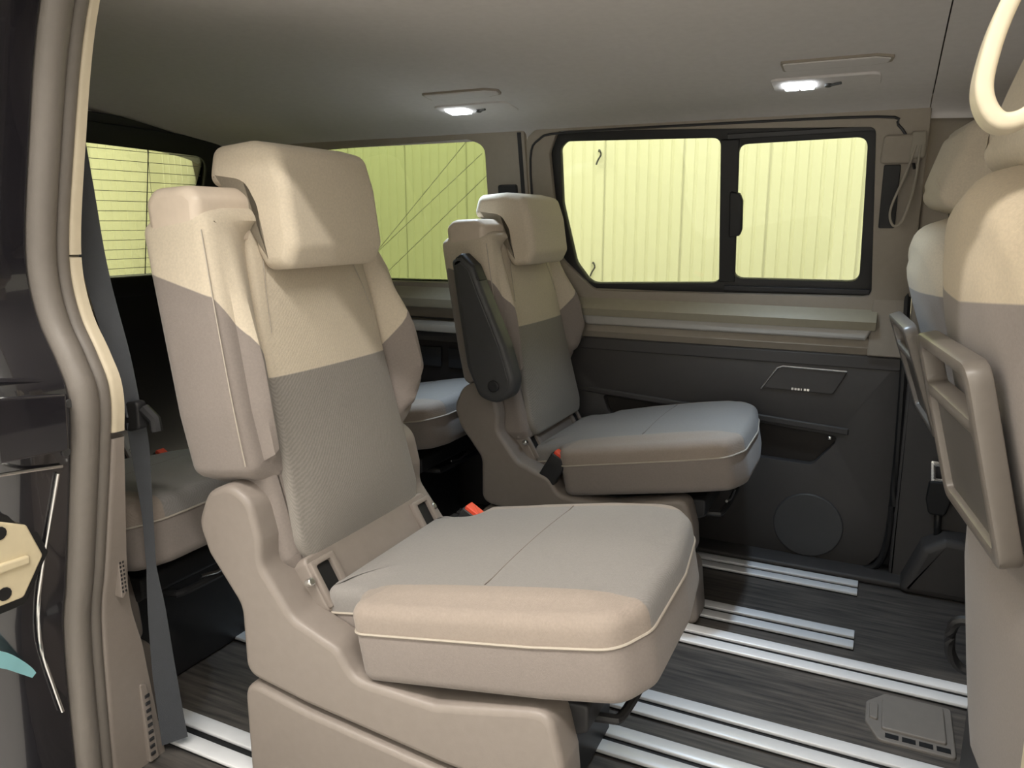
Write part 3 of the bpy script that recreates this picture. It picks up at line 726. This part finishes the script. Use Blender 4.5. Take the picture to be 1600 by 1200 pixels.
# ------------------------------------------------------------------ front seats, seen from behind
def front_seat(loc, rz, label, mat, dz=0.0, near=True):
    R = empty('front_seat', loc, rz); tag(R, label, 'seat', 'front seats with fold-up trays')
    XF[1] = dz
    la = math.radians(14.7 if near else 19.5)
    FB = Basis((.232 if near else .268, 0, .42), (0, 1, 0), (-math.sin(la), 0, math.cos(la)), (-math.cos(la), 0, -math.sin(la)))   # W points rearwards
    vb = -.10 if near else .10
    out = rpoly([(-.235, vb), (-.250, .20), (-.248, .40), (-.215, .53), (-.13, .625), (.0, .655), (.13, .625), (.215, .53), (.248, .40), (.250, .20), (.235, vb)],
                [.06, .1, .1, .12, .12, .1, .12, .12, .1, .1, .06], 5, .03)
    def cr(u, v): return .020 * (1 - (u / .26) ** 2)
    pad('backrest', out, -.15, .0, FB, .05, .05, mat, R, crown=cr, back=lambda u, v: .0, rings=10, seg=6)
    LB = Basis((.205 if near else .36, 0, .30), (0, 1, 0), (-.12, 0, .993), (-.993, 0, -.12))
    pad('lower_back_panel', rpoly([(-.225, -.20), (-.240, -.02), (-.240, .18), (-.21, .275), (.21, .275), (.240, .18), (.240, -.02), (.225, -.20)], [.05, .1, .06, .05, .05, .06, .1, .05], 5, .03), -.10, .0, LB, .03, .045, 'taupe', R,
        crown=lambda u, v: .010 * (1 - (u / .24) ** 2), rings=6, seg=5)
    # head restraint on two posts
    hl = math.radians(-17)
    HF = Basis(tuple(FB(0, .655 if near else .690, -.058)), (0, 1, 0), (-math.sin(hl), 0, math.cos(hl)), (-math.cos(hl), 0, -math.sin(hl)))
    for s in (-1, 1): tube('headrest_post', [FB(s * .07, .60, -.100), FB(s * .07, .71, -.112)], .007, 'chrome', R, n=10)
    pad('headrest', rpoly([(-.135, .0), (-.145, .10), (-.125, .19), (.125, .19), (.145, .10), (.135, .0)], [.03, .06, .04, .04, .06, .03], 5, .03), -.10, .010, HF, .035, .035, 'cream', R, crown=lambda u, v: .012 * (1 - (u / .15) ** 2), rings=6, seg=5)
    # cushion and base
    cx = 0.0 if near else .16
    CBf = Basis((0, 0, .36), (1, 0, .10), (0, 1, 0))
    pad('cushion', rpoly([(.20 + cx, -.25), (.64 + cx, -.25), (.70 + cx, -.15), (.70 + cx, .15), (.64 + cx, .25), (.20 + cx, .25)], .05), -.06, .07, CBf, .03, .04, 'taupe', R, seg=5)
    box('seat_base', (.22 + cx, -.22, .005 - dz), (.60 + cx, .22, .33), 'dark', R, .01)
    # folding tray
    TB = Basis((.145, .0, .595), (0, 1, 0), (-math.sin(la), 0, math.cos(la)), (-math.cos(la), 0, -math.sin(la)))
    tout = rpoly([(-.143, .0), (-.148, .258), (.148, .258), (.143, .0)], [.025, .03, .03, .025], 5)
    grip = rpoly([(-.118, .185), (-.120, .238), (.120, .238), (.118, .185)], [.012, .015, .015, .012], 4)
    inner = rpoly([(-.118, .022), (-.120, .165), (.120, .165), (.118, .022)], .010, 4)
    tr = plate('tray_frame', tout, [grip, inner], -.014, .014, TB, 'trayf', R, .005)
    pad('tray_panel', offset(inner, -.006), -.012, .004, TB, .0, .003, 'trayp', tr)
    # recline / swivel lever at the foot
    if near: tube('swivel_lever', spline([(.240, .245, .34), (.200, .258, .33), (.196, .262, .28), (.215, .262, .245), (.255, .250, .245)], 5), .009, 'black', R)
    XF[1] = 0.0
    return R
front_seat((.0, 1.129, 0), .152, 'brightly lit cream and taupe front seat back with tray at the right edge', 'front')
front_seat((-.022, 1.981, 0), .104, 'shaded front seat with grey tray beyond the near front seat', 'front_far', -.055, False)

# ------------------------------------------------------------------ reading lamps in the headliner
def reading_lamp(loc, rx, label):
    R = empty('reading_lamp', loc); tag(R, label, 'lamp', 'headliner reading lamps'); R.rotation_euler = (rx, 0, 0)
    pad('housing', rpoly([(-.06, -.045), (.17, -.045), (.17, .045), (-.06, .045)], .02), -.003, .008, XY(), .003, 0, 'head', R)
    for s in (-1, 1):
        pad('lens', rpoly([(s * .0165 - .0155, -.022), (s * .0165 + .0155, -.022), (s * .0165 + .0155, .022), (s * .0165 - .0155, .022)], .005), -.009, -.001, XY(), .002, 0, 'led', R)
    kb = tube('switch', [(.062, .004, -.008), (.078, -.006, -.008), (.090, -.012, -.008)], .003, 'char', R)
    pad('button', circle2(.062, .004, .008, 12), -.010, -.004, XY(), .002, 0, 'char', R)
    pad('vent_flap', rpoly([(-.02, -.155), (.16, -.155), (.19, -.14), (.185, -.115), (.15, -.105), (-.02, -.105)], .008), -.003, .010, XY(), .003, 0, 'head', R)
    pad('flap_gap', rpoly([(-.024, -.159), (.162, -.159), (.196, -.142), (.190, -.111), (.152, -.100), (-.024, -.100)], .008), -.0008, .010, XY(), 0, 0, 'beige', R)
    ld = bpy.data.lights.new('reading_light', 'AREA'); ld.shape = 'RECTANGLE'; ld.size = .05; ld.size_y = .03; ld.spread = math.radians(95); ld.energy = READ_W; ld.color = READ_COL
    lo = bpy.data.objects.new('reading_light', ld); COL.objects.link(lo); lo.parent = R; lo.location = (0, 0, -.016)
    return R
reading_lamp((-1.125, 1.975, 1.309), math.radians(-7), 'lit white reading lamp in the headliner above the quarter window')
reading_lamp((-.222, 1.965, 1.310), math.radians(-7), 'lit white reading lamp in the headliner above the sliding door window')

# ------------------------------------------------------------------ belts and grab straps
sb = empty('seat_belt', (0, 0, 0)); tag(sb, 'dark grey seat belt hanging beside the near door pillar', 'seat belt')
def ribbon(name, pts, widths, dirs, th, mat, parent, m=6):
    """flat band through pts; widths and width directions are interpolated along it"""
    P = spline(pts, m); n = len(P); t = np.linspace(0, len(pts) - 1, n)
    Wd = np.interp(t, range(len(pts)), widths); D = np.stack([np.interp(t, range(len(pts)), [d[k] for d in dirs]) for k in range(3)], 1)
    bm = bmesh.new(); L = []
    for i in range(n):
        a = P[max(0, i - 1)]; b = P[min(n - 1, i + 1)]; tg = (b - a) / np.linalg.norm(b - a)
        d = D[i] / np.linalg.norm(D[i]); d = d - tg * (d @ tg); d /= np.linalg.norm(d); q = np.cross(tg, d)
        L.append([bm.verts.new(P[i] + d * s * Wd[i] / 2 + q * u * th / 2) for s, u in ((-1, -1), (1, -1), (1, 1), (-1, 1))])
    for a, b in zip(L[:-1], L[1:]):
        for k in range(4): bm.faces.new((a[k], a[(k + 1) % 4], b[(k + 1) % 4], b[k]))
    bm.faces.new(L[0]); bm.faces.new(L[-1])
    return finish(name, bm, mat, parent, True, 40)
vd = (.55, .83, 0)
ribbon('upper_strap', [(-1.225, .862, 1.22), (-1.208, .862, 1.048), (-1.192, .862, .914), (-1.155, .862, .775), (-1.138, .864, .675)], [.040, .040, .038, .032, .024], [vd, vd, vd, vd, vd], .002, 'belt', sb)
ribbon('lower_strap', [(-1.138, .866, .665), (-1.145, .874, .612), (-1.146, .876, .493), (-1.150, .876, .393), (-1.148, .876, .305), (-1.150, .880, .175), (-1.145, .884, .03)],
       [.030, .030, .018, .016, .030, .040, .046], [vd, vd, vd, vd, vd, vd, vd], .002, 'belt', sb)
gd = pad('belt_guide', rpoly([(-1.160, .645), (-1.120, .655), (-1.118, .705), (-1.150, .700)], .010), .856, .876, XZ(), .004, .004, 'dark', sb)
tube('guide_knob', [(-1.118, .868, .690), (-1.098, .872, .672), (-1.095, .872, .652)], .010, 'dark', sb)

def strap_loop(name, pts, w, th, mat, label, wd=(0, 1, 0)):
    R = empty(name, tuple(pts[0])); tag(R, label, 'grab strap', 'grab straps on the B pillars')
    q = [np.array(p) - np.array(pts[0]) for p in pts]
    P = spline(q, 8); bm = bmesh.new(); L = []; n = len(P); S = rect(w, th, th * .35)
    for i in range(n):
        a = P[max(0, i - 1)]; b = P[min(n - 1, i + 1)]; tg = (b - a) / np.linalg.norm(b - a)
        d = np.array(wd, float); d = d - tg * (d @ tg); d /= np.linalg.norm(d); k = np.cross(tg, d)
        L.append([bm.verts.new(P[i] + d * s + k * u) for s, u in S])
    for a, b in zip(L[:-1], L[1:]):
        for j in range(len(S)): bm.faces.new((a[j], a[(j + 1) % len(S)], b[(j + 1) % len(S)], b[j]))
    bm.faces.new(L[0]); bm.faces.new(L[-1])
    finish('strap', bm, mat, R, True, 45)
    return R
s1 = strap_loop('grab_strap', [(.150, .84, 1.335), (.115, .85, 1.28), (.075, .85, 1.19), (.062, .85, 1.135), (.064, .85, 1.105), (.080, .85, 1.087), (.105, .85, 1.10), (.135, .85, 1.16), (.160, .85, 1.26), (.172, .84, 1.335)], .060, .015, 'strap', 'cream grab strap loop hanging at the top right corner')
box('anchor', (-.01, -.03, -.012), (.035, .03, .012), 'strap', s1, .005)
s2 = strap_loop('grab_strap', [(.034, 2.225, 1.185), (.018, 2.22, 1.12), (-.006, 2.215, 1.045), (-.008, 2.215, 1.010), (.004, 2.215, .990), (.020, 2.215, 1.005), (.038, 2.22, 1.08), (.044, 2.225, 1.185)], .026, .006, 'strapg', 'grey beige grab strap loop hanging beside the sliding window')
box('anchor', (-.012, -.012, -.03), (.022, .020, .035), 'strapg', s2, .005)

bt = empty('belt_tongue', (.17, 2.285, .13)); tag(bt, 'steel belt tongue on a dark stalk at the far B pillar', 'belt tongue')
tube('stalk', [(.018, 0, .0), (.010, 0, .12)], .009, 'black', bt)
pad('sleeve', rpoly([(-.012, .09), (.028, .09), (.038, .13), (.036, .185), (-.018, .185), (-.022, .13)], .012), -.012, .010, XZ(), .005, .005, 'black', bt)
plate('tongue_plate', rpoly([(-.014, .180), (.022, .180), (.026, .240), (-.020, .240)], .005, 3), [rpoly([(-.004, .193), (.013, .193), (.014, .226), (-.006, .226)], .003, 3)], -.006, -.001, XZ(), 'chrome', bt, .001)
